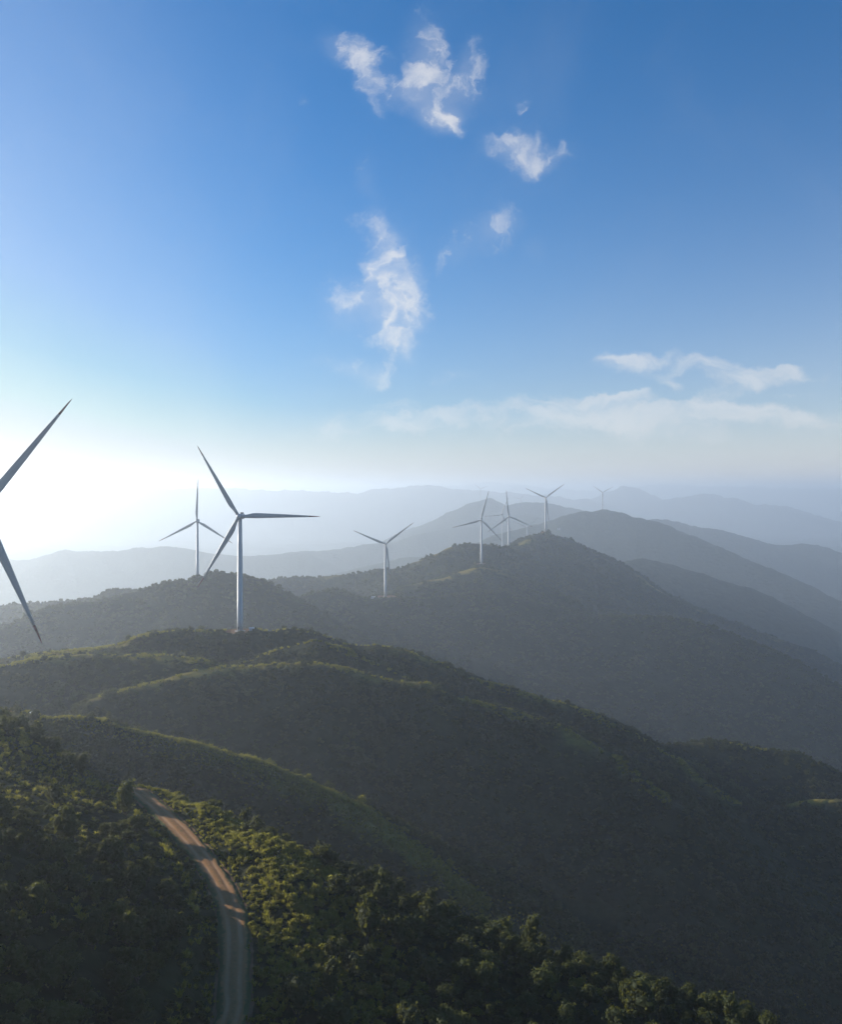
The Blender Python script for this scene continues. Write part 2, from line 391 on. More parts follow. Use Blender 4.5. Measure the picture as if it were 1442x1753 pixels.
# ------------------------------------------------------------------ turbines: where they stand (photo-measured)
# hub px, hub py, distance, base py, rotor angle of one blade, yaw, label
TURB = [
 (-31, 878, 392, 1226, 53.5, 4, 'nearest wind turbine, only two huge blades reaching in at the left edge'),
 (411, 884, 690, 1080, 0.0, -6, 'large white wind turbine on the grassy hill top beside the pale transformer cabin'),
 (338, 892, 1333, 992, 88.0, -4, 'wind turbine with one blade straight up, standing behind the wooded flat topped hill'),
 (660, 931, 1580, 1021, 37.0, 10, 'wind turbine in the ridge saddle, one blade hanging beside its tower'),
 (824.5, 890, 1860, 965, 75.0, -8, 'wind turbine whose pale lower tower stands in front of the lit grassy hump'),
 (871.5, 884, 2120, 929, 96.0, 0, 'wind turbine between two hill tops with one blade pointing straight up'),
 (860, 881, 3000, 928, 66.0, -28, 'fainter wind turbine just left of and behind the one with its upright blade'),
 (902, 902, 3700, 938, 38.0, 14, 'half hidden faint wind turbine low behind the left flank of the round peak'),
 (934.5, 852, 2400, 910, 36.0, 12, 'wind turbine standing alone on top of the round peak'),
 (1032, 843, 4500, 872, 28.0, 16, 'small distant wind turbine on the summit of the blue mountain'),
 (891.5, 854, 6900, 866, 47.0, 10, 'barely visible wind turbine in the haze between the upright blade and the round peak'),
 (823, 837, 6900, 853, 22.0, 12, 'faintest wind turbine on the hazy pointed hill at the back'),
]
for i, (hx, hy, D, by, *_r) in enumerate(TURB):
    if i in (0, 1, 3, 4, 8):
        q = P(hx, by, D)
        PADS.append((q[0], q[1], q[2], {0: 14, 1: 13, 3: 22, 4: 14, 8: 14}[i]))

# ------------------------------------------------------------------ terrain meshes
fine = np.radians(np.arange(-30.0, 30.0001, 0.1))
az = np.concatenate([np.radians(np.arange(-180, -75, 5.0)), np.radians(np.arange(-75, -30, 0.6)), fine, np.radians(np.arange(30.6, 50, 0.8)), np.radians(np.arange(50, 180, 5.0))])
az = np.unique(np.round(az, 7))
def radii(a, b, q): return a * np.exp(np.linspace(0, math.log(b / a), int(math.log(b / a) / q) + 1))
r_near = np.concatenate([np.array([0.5, 20, 40, 60]), radii(75, 330, .0058)])
r_mid = radii(330, 2700, .0064)
r_far = radii(2700, TERR_R, .009)

def polar_mesh(name, rad, label):
    A, Rr = np.meshgrid(az, rad)
    X = np.sin(A) * Rr; Y = np.cos(A) * Rr
    Z, dist, rdist, rside = height(X, Y, True)
    nr, na = X.shape
    co = np.stack([X.ravel(), Y.ravel(), Z.ravel()], 1).astype(np.float32)
    i = np.arange(nr - 1)[:, None] * na; j = np.arange(na)[None, :]; jn = (j + 1) % na
    quads = np.stack([i + j, i + na + j, i + na + jn, i + jn], -1).reshape(-1, 4)[:, ::-1]
    me = bpy.data.meshes.new(name)
    nq = len(quads)
    me.vertices.add(len(co)); me.vertices.foreach_set('co', co.ravel())
    me.loops.add(nq * 4); me.loops.foreach_set('vertex_index', quads.ravel().astype(np.int32))
    me.polygons.add(nq); me.polygons.foreach_set('loop_start', np.arange(0, nq*4, 4, dtype=np.int32))
    me.polygons.foreach_set('use_smooth', np.ones(nq, bool))
    me.update()
    at = me.attributes.new('crest', 'FLOAT', 'POINT')
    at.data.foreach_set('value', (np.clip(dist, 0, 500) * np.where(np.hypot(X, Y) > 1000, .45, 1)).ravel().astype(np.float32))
    bare = np.clip(1 - (rdist.ravel() - 2.4) / 1.2, 0, 1)
    xr, yr = X.ravel(), Y.ravel()
    for (px_, py_, pz_, pr_) in PADS:
        d = np.hypot(xr-px_, yr-py_)
        bare = np.maximum(bare, np.clip(1 - (d - pr_ * .8) / (pr_ * .3), 0, 1) * .8)
    at = me.attributes.new('bare', 'FLOAT', 'POINT')
    at.data.foreach_set('value', bare.astype(np.float32))
    o = bpy.data.objects.new(name, me); COL.objects.link(o)
    o['kind'] = 'structure'; o['label'] = label
    return o, (A, Rr, Z)

o_near, g_near = polar_mesh('hillside', r_near, 'near hillside and spur below the camera')
o_mid, g_mid = polar_mesh('hills', r_mid, 'wooded hills carrying the turbines')
o_far, g_far = polar_mesh('mountains', r_far, 'hazy blue mountain ranges')

# line-of-sight table: the steepest terrain angle in front of each (azimuth, radius)
RAD = np.concatenate([r_near, r_mid[1:], r_far[1:]])
ZZ = np.concatenate([g_near[2], g_mid[2][1:], g_far[2][1:]])
ANG = np.maximum.accumulate((ZZ - CZ) / RAD[:, None], axis=0)
def seen_angle(x, y):
    r = np.hypot(x, y); a = np.arctan2(x, y)
    ia = np.clip(np.searchsorted(az, a), 0, len(az)-1); ir = np.clip(np.searchsorted(RAD, r) - 3, 0, len(RAD)-1)
    return ANG[ir, ia]
def frame_px(x, y, z): return PX0 + x / y * FP, PY0 - (z - CZ) / y * FP

# ------------------------------------------------------------------ materials
def material(name):
    m = bpy.data.materials.new(name); m.use_nodes = True
    t = NT(m.node_tree); t.n.clear()
    return m, t
def finish(t, col, rough=.9, bump=None, spec=.1, extra=None, metal=0.0):
    b = t.node('ShaderNodeBsdfPrincipled')
    if isinstance(col, bpy.types.NodeSocket): t.l.new(col, b.inputs['Base Color'])
    else: b.inputs['Base Color'].default_value = col
    if isinstance(rough, bpy.types.NodeSocket): t.l.new(rough, b.inputs['Roughness'])
    else: b.inputs['Roughness'].default_value = rough
    b.inputs['Specular IOR Level'].default_value = spec; b.inputs['Metallic'].default_value = metal
    if bump is not None: t.l.new(bump, b.inputs['Normal'])
    out = t.node('ShaderNodeOutputMaterial'); t.l.new((extra(b.outputs[0]) if extra else b.outputs[0]), out.inputs['Surface'])
def bump(t, h, dist, strength=1.0):
    n = t.node('ShaderNodeBump'); t.l.new(h, n.inputs['Height']); n.inputs['Distance'].default_value = dist; n.inputs['Strength'].default_value = strength
    return n.outputs[0]

def terrain_mat(name, far=False, near=False):
    m, t = material(name)
    geo = t.node('ShaderNodeNewGeometry'); pos = geo.outputs['Position']
    big = t.noise(pos, 1/170, 5, .6); mid = t.noise(pos, 1/18, 6, .65); sm = t.noise(pos, 1/2.2, 5, .65)
    cr = t.node('ShaderNodeAttribute', attribute_name='crest'); ba = t.node('ShaderNodeAttribute', attribute_name='bare')
    c = t.mix(t.smooth(mid.outputs['Fac'], .38, .62), (.017, .019, .008, 1), (.032, .035, .013, 1))
    c = t.mix(t.smooth(sm.outputs['Fac'], .5, .75, 0, .6), c, (.05, .05, .018, 1))
    # grassy tops of the ridges, coloured paler for their sunlit rim, with ragged lower edge
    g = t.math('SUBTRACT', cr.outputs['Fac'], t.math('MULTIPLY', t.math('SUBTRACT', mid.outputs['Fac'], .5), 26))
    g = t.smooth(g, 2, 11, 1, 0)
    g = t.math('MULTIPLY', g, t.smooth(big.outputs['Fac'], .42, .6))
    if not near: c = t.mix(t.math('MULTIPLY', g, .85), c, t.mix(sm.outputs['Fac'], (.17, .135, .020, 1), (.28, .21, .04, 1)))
    c = t.mix(t.smooth(t.math('ADD', ba.outputs['Fac'], t.math('MULTIPLY', t.math('SUBTRACT', sm.outputs['Fac'], .5), .9)), .35, .6), c, t.mix(sm.outputs['Fac'], (.13, .07, .035, 1), (.20, .115, .065, 1)))
    v = t.node('ShaderNodeTexVoronoi'); t.l.new(pos, v.inputs['Vector']); v.inputs['Scale'].default_value = 1/4.5 if not far else 1/22
    h = t.math('ADD', t.math('MULTIPLY', v.outputs['Distance'], -1.0), mid.outputs['Fac'])
    finish(t, c, .95, bump(t, h, 1.6 if not far else 7.0, .7), .05)
    return m
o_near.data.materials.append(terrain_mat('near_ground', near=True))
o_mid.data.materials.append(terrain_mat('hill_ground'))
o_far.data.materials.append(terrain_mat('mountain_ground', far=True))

def leaf_mat(name, ca, cb, trans=.35, cc=None, tmix=.3, patch=1/14):
    m, t = material(name)
    oi = t.node('ShaderNodeObjectInfo'); geo = t.node('ShaderNodeNewGeometry')
    n = t.noise(geo.outputs['Position'], 1/1.1, 3, .6)
    nb = t.noise(geo.outputs['Position'], patch, 4, .65)
    c = t.mix(oi.outputs['Random'], ca, cb)
    if cc: c = t.mix(t.smooth(nb.outputs['Fac'], .5, .68, 0, .8), c, cc)
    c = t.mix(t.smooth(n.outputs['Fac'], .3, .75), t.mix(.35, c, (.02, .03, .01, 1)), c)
    def ext(s):
        tr = t.node('ShaderNodeBsdfTranslucent')
        t.l.new(t.mix(tmix, c, (.46, .44, .07, 1)), tr.inputs['Color'])
        mx = t.node('ShaderNodeMixShader'); mx.inputs[0].default_value = trans
        t.l.new(s, mx.inputs[1]); t.l.new(tr.outputs[0], mx.inputs[2]); return mx.outputs[0]
    finish(t, c, .7, None, .15, ext)
    return m
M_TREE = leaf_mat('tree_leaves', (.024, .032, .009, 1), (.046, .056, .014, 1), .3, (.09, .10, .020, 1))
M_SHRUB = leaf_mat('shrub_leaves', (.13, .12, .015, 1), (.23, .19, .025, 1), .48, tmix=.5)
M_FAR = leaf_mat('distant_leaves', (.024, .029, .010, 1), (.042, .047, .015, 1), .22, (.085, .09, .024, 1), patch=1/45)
M_GRASS = leaf_mat('tall_grass', (.20, .17, .022, 1), (.34, .27, .045, 1), .5, tmix=.6)
m, t = material('bark'); gg = t.node('ShaderNodeNewGeometry')
finish(t, t.mix(t.noise(gg.outputs['Position'], 3, 4).outputs['Fac'], (.05, .038, .027, 1), (.12, .095, .07, 1)), .9); M_BARK = m

def paint(name, ca, cb, rough=.45):
    m, t = material(name)
    tc = t.node('ShaderNodeTexCoord')
    mp = t.node('ShaderNodeMapping'); t.l.new(tc.outputs['Object'], mp.inputs['Vector']); mp.inputs['Scale'].default_value = (1, 1, .06)
    n = t.noise(mp.outputs[0], 1.4, 5, .6)
    finish(t, t.mix(t.smooth(n.outputs['Fac'], .4, .75), ca, cb), rough, None, .4)
    return m
M_WHITE = paint('turbine_paint', (.46, .455, .45, 1), (.38, .375, .37, 1))
M_BLADE = paint('blade_paint', (.36, .355, .35, 1), (.30, .30, .295, 1), .4)
M_RED = paint('blade_tip_paint', (.13, .03, .028, 1), (.10, .03, .03, 1), .5)
M_DARK = paint('dark_metal', (.06, .06, .065, 1), (.09, .09, .09, 1), .5)
M_CABIN = paint('cabin_paint', (.72, .73, .74, 1), (.60, .61, .62, 1), .5)
m, t = material('concrete'); gg = t.node('ShaderNodeNewGeometry')
nn_ = t.noise(gg.outputs['Position'], 1.5, 5, .6)
finish(t, t.mix(nn_.outputs['Fac'], (.30, .29, .27, 1), (.42, .40, .37, 1)), .9, bump(t, nn_.outputs['Fac'], .02)); M_CONC = m

# ------------------------------------------------------------------ mesh helpers
def mesh_from(name, verts, faces, mat, smooth=False):
    me = bpy.data.meshes.new(name); me.from_pydata([tuple(v) for v in verts], [], [tuple(f) for f in faces]); me.update()
    if smooth: me.polygons.foreach_set('use_smooth', [True] * len(me.polygons))
    if mat: me.materials.append(mat)
    return me
def link(name, me, parent=None):
    o = bpy.data.objects.new(name, me); COL.objects.link(o)
    if parent: o.parent = parent
    return o
def lathe(prof, n=32):
    V, F = [], []
    for (r, z) in prof:
        for k in range(n):
            a = 2*math.pi*k/n; V.append((r*math.cos(a), r*math.sin(a), z))
    for i in range(len(prof)-1):
        for k in range(n):
            F.append((i*n+k, i*n+(k+1) % n, (i+1)*n+(k+1) % n, (i+1)*n+k))
    F.append(tuple(range(n))[::-1]); F.append(tuple(range((len(prof)-1)*n, len(prof)*n)))
    return V, F
def box(x0, x1, y0, y1, z0, z1, V, F):
    b = len(V)
    V += [(x0,y0,z0),(x1,y0,z0),(x1,y1,z0),(x0,y1,z0),(x0,y0,z1),(x1,y0,z1),(x1,y1,z1),(x0,y1,z1)]
    F += [(b,b+3,b+2,b+1),(b+4,b+5,b+6,b+7),(b,b+1,b+5,b+4),(b+1,b+2,b+6,b+5),(b+2,b+3,b+7,b+6),(b+3,b,b+4,b+7)]
    return V, F
def bevel(me, w, seg=2):
    import bmesh
    bm = bmesh.new(); bm.from_mesh(me)
    bmesh.ops.bevel(bm, geom=list(bm.edges), offset=w, segments=seg, affect='EDGES', profile=.5)
    bm.to_mesh(me); bm.free()
    return me

# ------------------------------------------------------------------ wind turbine
HUBH = 90.0; BL = 64.0
def blade_section(r):
    """chord, thickness, twist, sweep of the blade at radius r"""
    k = r / BL
    if k < .05: c, th = 2.3, 2.3
    elif k < .2:
        s = (k-.05)/.15; s = s*s*(3-2*s); c = 2.3 + s*1.9; th = 2.3 - s*1.25
    else:
        s = (k-.2)/.8; c = 4.2*(1-s)**.85*.93 + .30; th = (1.05*(1-s)**1.2 + .07)
    tw = R(16) * max(0, 1-k*1.5)
    return c, th, tw
def blade_mesh(r0, r1, name, mat, n=14, infl=0.0):
    V, F = [], []; K = 12
    rs = np.linspace(r0, r1, n)
    for r in rs:
        c, th, tw = blade_section(r)
        if r >= BL - .01: c *= .45; th *= .4
        circ = 1 if r/BL < .05 else 0
        for k in range(K):
            a = 2*math.pi*k/K
            x = math.cos(a)*c/2; y = math.sin(a)*th/2
            if not circ:
                x += c*.18*(1 - min(1, 0)); y *= (1 + .35*math.cos(a)) if r/BL > .08 else 1
                x -= c*.18*(1-min(1, (r/BL-.05)/.12))
            x *= (1+infl); y *= (1+infl)
            X = x*math.cos(tw) - y*math.sin(tw); Y = x*math.sin(tw) + y*math.cos(tw)
            Y -= (r/BL)**2 * 2.2           # prebend away from the tower
            V.append((-X, Y, r))
    for i in range(n-1):
        for k in range(K):
            F.append((i*K+k, i*K+(k+1) % K, (i+1)*K+(k+1) % K, (i+1)*K+k))
    F.append(tuple(range(K))[::-1]); F.append(tuple(range((n-1)*K, n*K)))
    return mesh_from(name, V, F, mat, True)
V, F = lathe([(2.35,0),(2.33,8),(2.28,22),(2.2,22.1),(2.12,45),(2.05,45.1),(1.85,68),(1.80,68.1),(1.58,HUBH-2.2)], 40)
TOWER = mesh_from('tower', V, F, M_WHITE, True)
V, F = lathe([(2.50,0),(2.50,.5),(2.36,.55)], 40)
V2, F2 = lathe([(2.335,0),(2.40,.02),(2.40,.28),(2.3,.3)], 40); RING = mesh_from('flange', V2, F2, M_WHITE)
V, F = box(-.55, .55, -.12, .12, 0, 2.3, [], []); DOOR = mesh_from('tower_door', V, F, M_DARK)
V, F = lathe([(4.2,-1.0),(4.2,.25),(3.4,.45)], 32); FOUND = mesh_from('foundation', V, F, M_CONC)
V, F = box(-2.0, 2.0, -2.4, 8.8, -2.1, 2.0, [], []); NAC = bevel(mesh_from('nacelle', V, F, M_WHITE), .55)
V, F = box(-1.2, 1.2, 6.6, 8.0, 2.0, 3.0, [], []); COOL = bevel(mesh_from('cooler', V, F, M_DARK), .1, 1)
V, F = lathe([(.05,2.9),(.8,2.7),(1.45,2.0),(1.85,1.0),(1.95,0),(1.95,-1.4),(1.75,-1.7)], 24)
HUB = mesh_from('hub', [(x, -z, y) for x, y, z in V], [f[::-1] for f in F], M_WHITE, True)
TIP0 = BL*.86
BLADE = blade_mesh(1.2, TIP0, 'blade', M_BLADE, 18)
BTIP = blade_mesh(TIP0, BL, 'blade_tip', M_RED, 6)
ROTY = -4.4
def turbine(i, hx, hy, D, by, rot, yaw, label):
    q = P(hx, hy, D)
    # where the tower's axis stands: the hub sits in front of it
    tx, ty = q[0], q[1]
    gz = float(height(np.array([tx]), np.array([ty]))[0])
    hz = q[2] + CZ
    root = bpy.data.objects.new('wind_turbine', None); COL.objects.link(root)
    root.location = (tx, ty, gz - .1); root.rotation_euler = (0, 0, R(yaw) + math.atan2(-tx, ty) * .5)
    root['label'] = label; root['category'] = 'wind turbine'; root['group'] = 'wind turbines along the ridges'
    Ht = hz - root.location.z
    tw = link('tower', TOWER, root); tw.scale = (1, 1, Ht / HUBH)
    if i < 5:
        for zz in (22.0, 45.0, 68.0):
            f = link('flange', RING, tw); f.location = (0, 0, zz); s = (2.2, 2.07, 1.83)[(22.0, 45.0, 68.0).index(zz)] / 2.33; f.scale = (s, s, 1)
        d = link('tower_door', DOOR, tw); d.location = (-.8, -2.3, 1.6); d.rotation_euler = (0, 0, R(-20))
        link('foundation', FOUND, root)
    nc = link('nacelle', NAC, root); nc.location = (0, 0, Ht)
    if i < 5: link('cooler', COOL, nc)
    hb = link('hub', HUB, root); hb.location = (0, ROTY, Ht)
    for k in range(3):
        b = link('blade', BLADE, root); b.location = (0, ROTY, Ht)
        b.rotation_euler = (0, R(90 - rot - 120*k), 0)
        link('blade_tip', BTIP, b)
    return root
for i, tb in enumerate(TURB): turbine(i, *tb)

# ------------------------------------------------------------------ dirt road
def build_road():
    C = ROADC; N = len(C)
    prof = [(-3.9,-.35),(-3.3,-.04),(-2.6,.05),(-1.9,.03),(-1.45,-.07),(-1.0,.02),(-.4,.09),(.4,.09),(1.0,.02),(1.45,-.07),(1.9,.03),(2.6,.05),(3.3,-.04),(3.9,-.35)]
    prof = [(a*.70, h) for a, h in prof]
    dense = []
    for i in range(N-1):
        for k in range(3): dense.append(C[i] + (C[i+1]-C[i]) * k/3)
    C = np.array(dense); N = len(C)
    V, F, U = [], [], []
    s = 0
    for i in range(N):
        a = C[max(i-2, 0)]; b = C[min(i+2, N-1)]; tx, ty = b[0]-a[0], b[1]-a[1]; l = math.hypot(tx, ty); tx /= l; ty /= l
        if i: s += math.hypot(*(C[i]-C[i-1])[:2])
        wob = 1 + .06*math.sin(s*.11) + .03*math.sin(s*.37)
        for (o, h) in prof:
            jit = float(fbm(np.array([s*1.0]), np.array([o*3.0]), 6.0, 3, 4.0)[0])
            e = .8 * jit if abs(o) > 1.7 else 0
            V.append((C[i][0]+ty*(o*wob+e), C[i][1]-tx*(o*wob+e), C[i][2]+CZ+h+.05*jit)); U.append(o)
    K = len(prof)
    for i in range(N-1):
        for k in range(K-1): F.append((i*K+k, i*K+k+1, (i+1)*K+k+1, (i+1)*K+k))
    m, t = material('road_dirt')
    geo = t.node('ShaderNodeNewGeometry'); pos = geo.outputs['Position']
    at = t.node('ShaderNodeAttribute', attribute_name='across')
    n = t.noise(pos, 1.1, 6, .65); nb = t.noise(pos, 1/7, 4, .6)
    ab = t.math('ABSOLUTE', at.outputs['Fac'])
    ab = t.math('ADD', ab, t.math('MULTIPLY', t.math('SUBTRACT', nb.outputs['Fac'], .5), .5))
    rut = t.math('SUBTRACT', 1.0, t.smooth(t.math('ABSOLUTE', t.math('SUBTRACT', ab, 1.0)), .15, .5))
    c = t.mix(n.outputs['Fac'], (.26, .125, .052, 1), (.36, .185, .08, 1))
    c = t.mix(t.math('MULTIPLY', rut, t.smooth(nb.outputs['Fac'], .3, .62, .15, .8)), c, (.40, .24, .13, 1))
    grass = t.smooth(t.math('ADD', ab, t.math('MULTIPLY', n.outputs['Fac'], 1.6)), 2.3, 3.0)
    c = t.mix(grass, c, (.085, .09, .035, 1))
    mid = t.math('MULTIPLY', t.smooth(ab, .55, .15), t.smooth(n.outputs['Fac'], .42, .62))
    c = t.mix(t.math('MULTIPLY', mid, .55), c, (.10, .10, .045, 1))
    finish(t, c, .95, bump(t, n.outputs['Fac'], .12), .05)
    me = mesh_from('dirt_road', V, F, m, True)
    a = me.attributes.new('across', 'FLOAT', 'POINT'); a.data.foreach_set('value', np.array(U, np.float32))
    o = link('dirt_road', me); o['kind'] = 'structure'; o['label'] = 'rutted dirt road along the hillside'
build_road()

# ------------------------------------------------------------------ small buildings
def cabin(px, py, D, w, d, h, yaw, label, cat='transformer cabin', name='transformer_cabin'):
    q = P(px, py, D)
    x, y = q[0], q[1]
    z = float(height(np.array([x]), np.array([y]))[0])
    root = bpy.data.objects.new(name, None); COL.objects.link(root); root.location = (x, y, z); root.rotation_euler = (0, 0, R(yaw))
    root['label'] = label; root['category'] = cat
    V, F = box(-w/2-.3, w/2+.3, -d/2-.3, d/2+.3, -1.5, .25, [], []); link('plinth', mesh_from('plinth', V, F, M_CONC), root)
    V, F = box(-w/2, w/2, -d/2, d/2, .25, h, [], []); link('body', bevel(mesh_from('body', V, F, M_CABIN), .04, 1), root)
    V, F = [], []
    V = [(-w/2-.2,-d/2-.2,h),(w/2+.2,-d/2-.2,h),(w/2+.2,d/2+.2,h),(-w/2-.2,d/2+.2,h),(-w/2-.2,-d/2-.2,h+.12),(w/2+.2,-d/2-.2,h+.12),(w/2+.2,d/2+.2,h+.12),(-w/2-.2,d/2+.2,h+.12),(-w/2,0,h+.5),(w/2,0,h+.5)]
    F = [(3,2,1,0),(0,1,5,4),(1,2,6,5),(2,3,7,6),(3,0,4,7),(4,5,9,8),(6,7,8,9),(5,6,9),(7,4,8)]
    link('roof', mesh_from('roof', V, F, M_CABIN), root)
    dm = None
    for k in (-1, 0, 1):
        if dm is None:
            V, F = box(-w*.13, w*.13, -.06, 0, .35, h-.3, [], []); dm = mesh_from('door', V, F, M_WHITE)
        o = link('door', dm, root); o.location = (k*w*.31, -d/2, 0)
    V, F = box(-.5, .5, -.05, 0, h-.9, h-.5, [], []); v = link('vent', mesh_from('vent', V, F, M_DARK), root); v.location = (0, -d/2-.07, 0)
    return root
cabin(433, 1081, 688, 5.6, 2.6, 2.7, 8, 'small pale transformer cabin right of the main turbine tower')
cabin(56, 1240, 388, 2.0, 1.6, 1.7, -50, 'small bright box on the pad at the bend of the road at far left')
cabin(639, 1022, 1560, 6.5, 3.5, 2.8, 0, 'pale cabin on the pad left of the turbine in the saddle')
cabin(957, 911, 4300, 14, 9, 6, -10, 'tiny pale building on the blue mountain flank right of the round peak', 'building', 'hut')

# ------------------------------------------------------------------ plants
def crown_mesh(name, seed, mat, n=420, rad=1.0, flat=.8, leaf=.17, lobes=9, core=True, spread=.62, tall=1.0):
    """unit crown (radius about 1, base at z=0): leaf clumps over several uneven lobes round a dark inner mass"""
    g = np.random.default_rng(seed)
    Lc = []
    for k in range(lobes):
        a = g.uniform(0, 2*np.pi); rr = g.uniform(.1, spread); zz = g.uniform(.45, 1.25)
        s = g.uniform(.20, .50) * (1.15 - .35*abs(zz-.75)); zz *= tall
        Lc.append((rr*math.cos(a)*(1.25-.45*zz), rr*math.sin(a)*(1.25-.45*zz), zz*flat, s))
    V, F = [], []
    for k in range(n):
        c = Lc[g.integers(len(Lc))]
        d = g.normal(size=3); d[2] = d[2]*.8+.25; d /= np.linalg.norm(d)
        rr = c[3]*g.uniform(.62, 1.28)
        p = np.array([c[0]+d[0]*rr, c[1]+d[1]*rr, max(.02, c[2]+d[2]*rr*flat)])
        nrm = d + g.normal(size=3)*.55; nrm /= np.linalg.norm(nrm)
        t1 = np.cross(nrm, g.normal(size=3)); t1 /= np.linalg.norm(t1); t2 = np.cross(nrm, t1)
        s = leaf*g.uniform(.55, 1.3)
        b = len(V)
        V += [p-t1*s-t2*s*.25, p-t2*s*.7+t1*s*.1, p+t1*s-t2*s*.1+nrm*s*.3, p+t2*s*.65]
        F.append((b, b+1, b+2, b+3))
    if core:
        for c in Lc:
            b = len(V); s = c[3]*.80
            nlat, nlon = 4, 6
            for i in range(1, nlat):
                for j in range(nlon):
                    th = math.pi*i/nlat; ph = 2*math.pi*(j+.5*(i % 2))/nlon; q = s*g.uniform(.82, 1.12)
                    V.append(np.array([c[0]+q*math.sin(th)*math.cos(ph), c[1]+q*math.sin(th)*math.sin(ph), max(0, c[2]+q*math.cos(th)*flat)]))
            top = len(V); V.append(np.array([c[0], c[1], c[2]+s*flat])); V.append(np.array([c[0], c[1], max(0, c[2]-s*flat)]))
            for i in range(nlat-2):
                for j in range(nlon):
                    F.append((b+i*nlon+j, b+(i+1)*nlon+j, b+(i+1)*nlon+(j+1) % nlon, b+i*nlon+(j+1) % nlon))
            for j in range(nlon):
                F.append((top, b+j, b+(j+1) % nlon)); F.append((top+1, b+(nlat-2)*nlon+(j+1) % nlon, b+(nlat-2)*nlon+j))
    return mesh_from(name, np.array(V)*rad, F, mat)
def trunk_mesh(name, seed):
    g = np.random.default_rng(seed); V, F = [], []
    def limb(p0, p1, r0, r1, K=6):
        p0 = np.array(p0, float); p1 = np.array(p1, float); d = p1-p0; d /= np.linalg.norm(d)
        a = np.cross(d, (1, .3, .2)); a /= np.linalg.norm(a); b_ = np.cross(d, a); s = len(V)
        for p, r in ((p0, r0), ((p0+p1)/2+g.normal(size=3)*.02, (r0+r1)/2), (p1, r1)):
            for k in range(K):
                an = 2*math.pi*k/K; V.append(p+a*math.cos(an)*r+b_*math.sin(an)*r)
        for i in range(2):
            for k in range(K): F.append((s+i*K+k, s+i*K+(k+1) % K, s+(i+1)*K+(k+1) % K, s+(i+1)*K+k))
    limb((0,0,-.4), (0,0,.45), .075, .055)
    for k in range(5):
        a = 2*math.pi*(k+g.uniform(-.3, .3))/5; rr = g.uniform(.35, .65)
        limb((0,0,g.uniform(.1, .42)), (rr*math.cos(a), rr*math.sin(a), g.uniform(.6, 1.0)), .04, .012, 5)
    return mesh_from(name, V, F, M_BARK)
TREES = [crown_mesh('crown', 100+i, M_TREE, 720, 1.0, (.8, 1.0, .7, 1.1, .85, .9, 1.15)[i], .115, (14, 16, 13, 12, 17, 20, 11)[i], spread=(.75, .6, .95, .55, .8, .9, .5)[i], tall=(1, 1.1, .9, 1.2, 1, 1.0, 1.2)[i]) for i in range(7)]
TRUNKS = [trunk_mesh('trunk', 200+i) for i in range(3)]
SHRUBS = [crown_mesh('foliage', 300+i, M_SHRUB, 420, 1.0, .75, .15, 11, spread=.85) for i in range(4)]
SHADE_SHRUBS = [crown_mesh('foliage', 350+i, M_TREE, 420, 1.0, .75, .15, 11, spread=.85) for i in range(4)]  # shrubs with leaf colour darkened to stand for shade
FARS = [crown_mesh('distant_crown', 400+i, M_FAR, 110, 1.0, .75, .27, 6) for i in range(4)]
def tuft_mesh(seed, n=46):
    g = np.random.default_rng(seed); V, F = [], []
    for k in range(n):
        a = g.uniform(0, 2*np.pi); r0 = g.uniform(0, .35); b = len(V)
        p = np.array([r0*math.cos(a), r0*math.sin(a), 0]); d = np.array([math.cos(a), math.sin(a), 0])*g.uniform(.1, .7); h = g.uniform(.6, 1.15)
        w = np.array([-math.sin(a), math.cos(a), 0])*.055
        q = p+d*.4+np.array([0,0,h*.65]); e = p+d*1.1+np.array([0,0,h*g.uniform(.75, 1)])
        V += [p-w, p+w, q+w*.9, q-w*.9, e]; F += [(b, b+1, b+2, b+3), (b+3, b+2, b+4)]
    return mesh_from('tuft', V, F, M_GRASS)
TUFTS = [tuft_mesh(500+i) for i in range(3)]

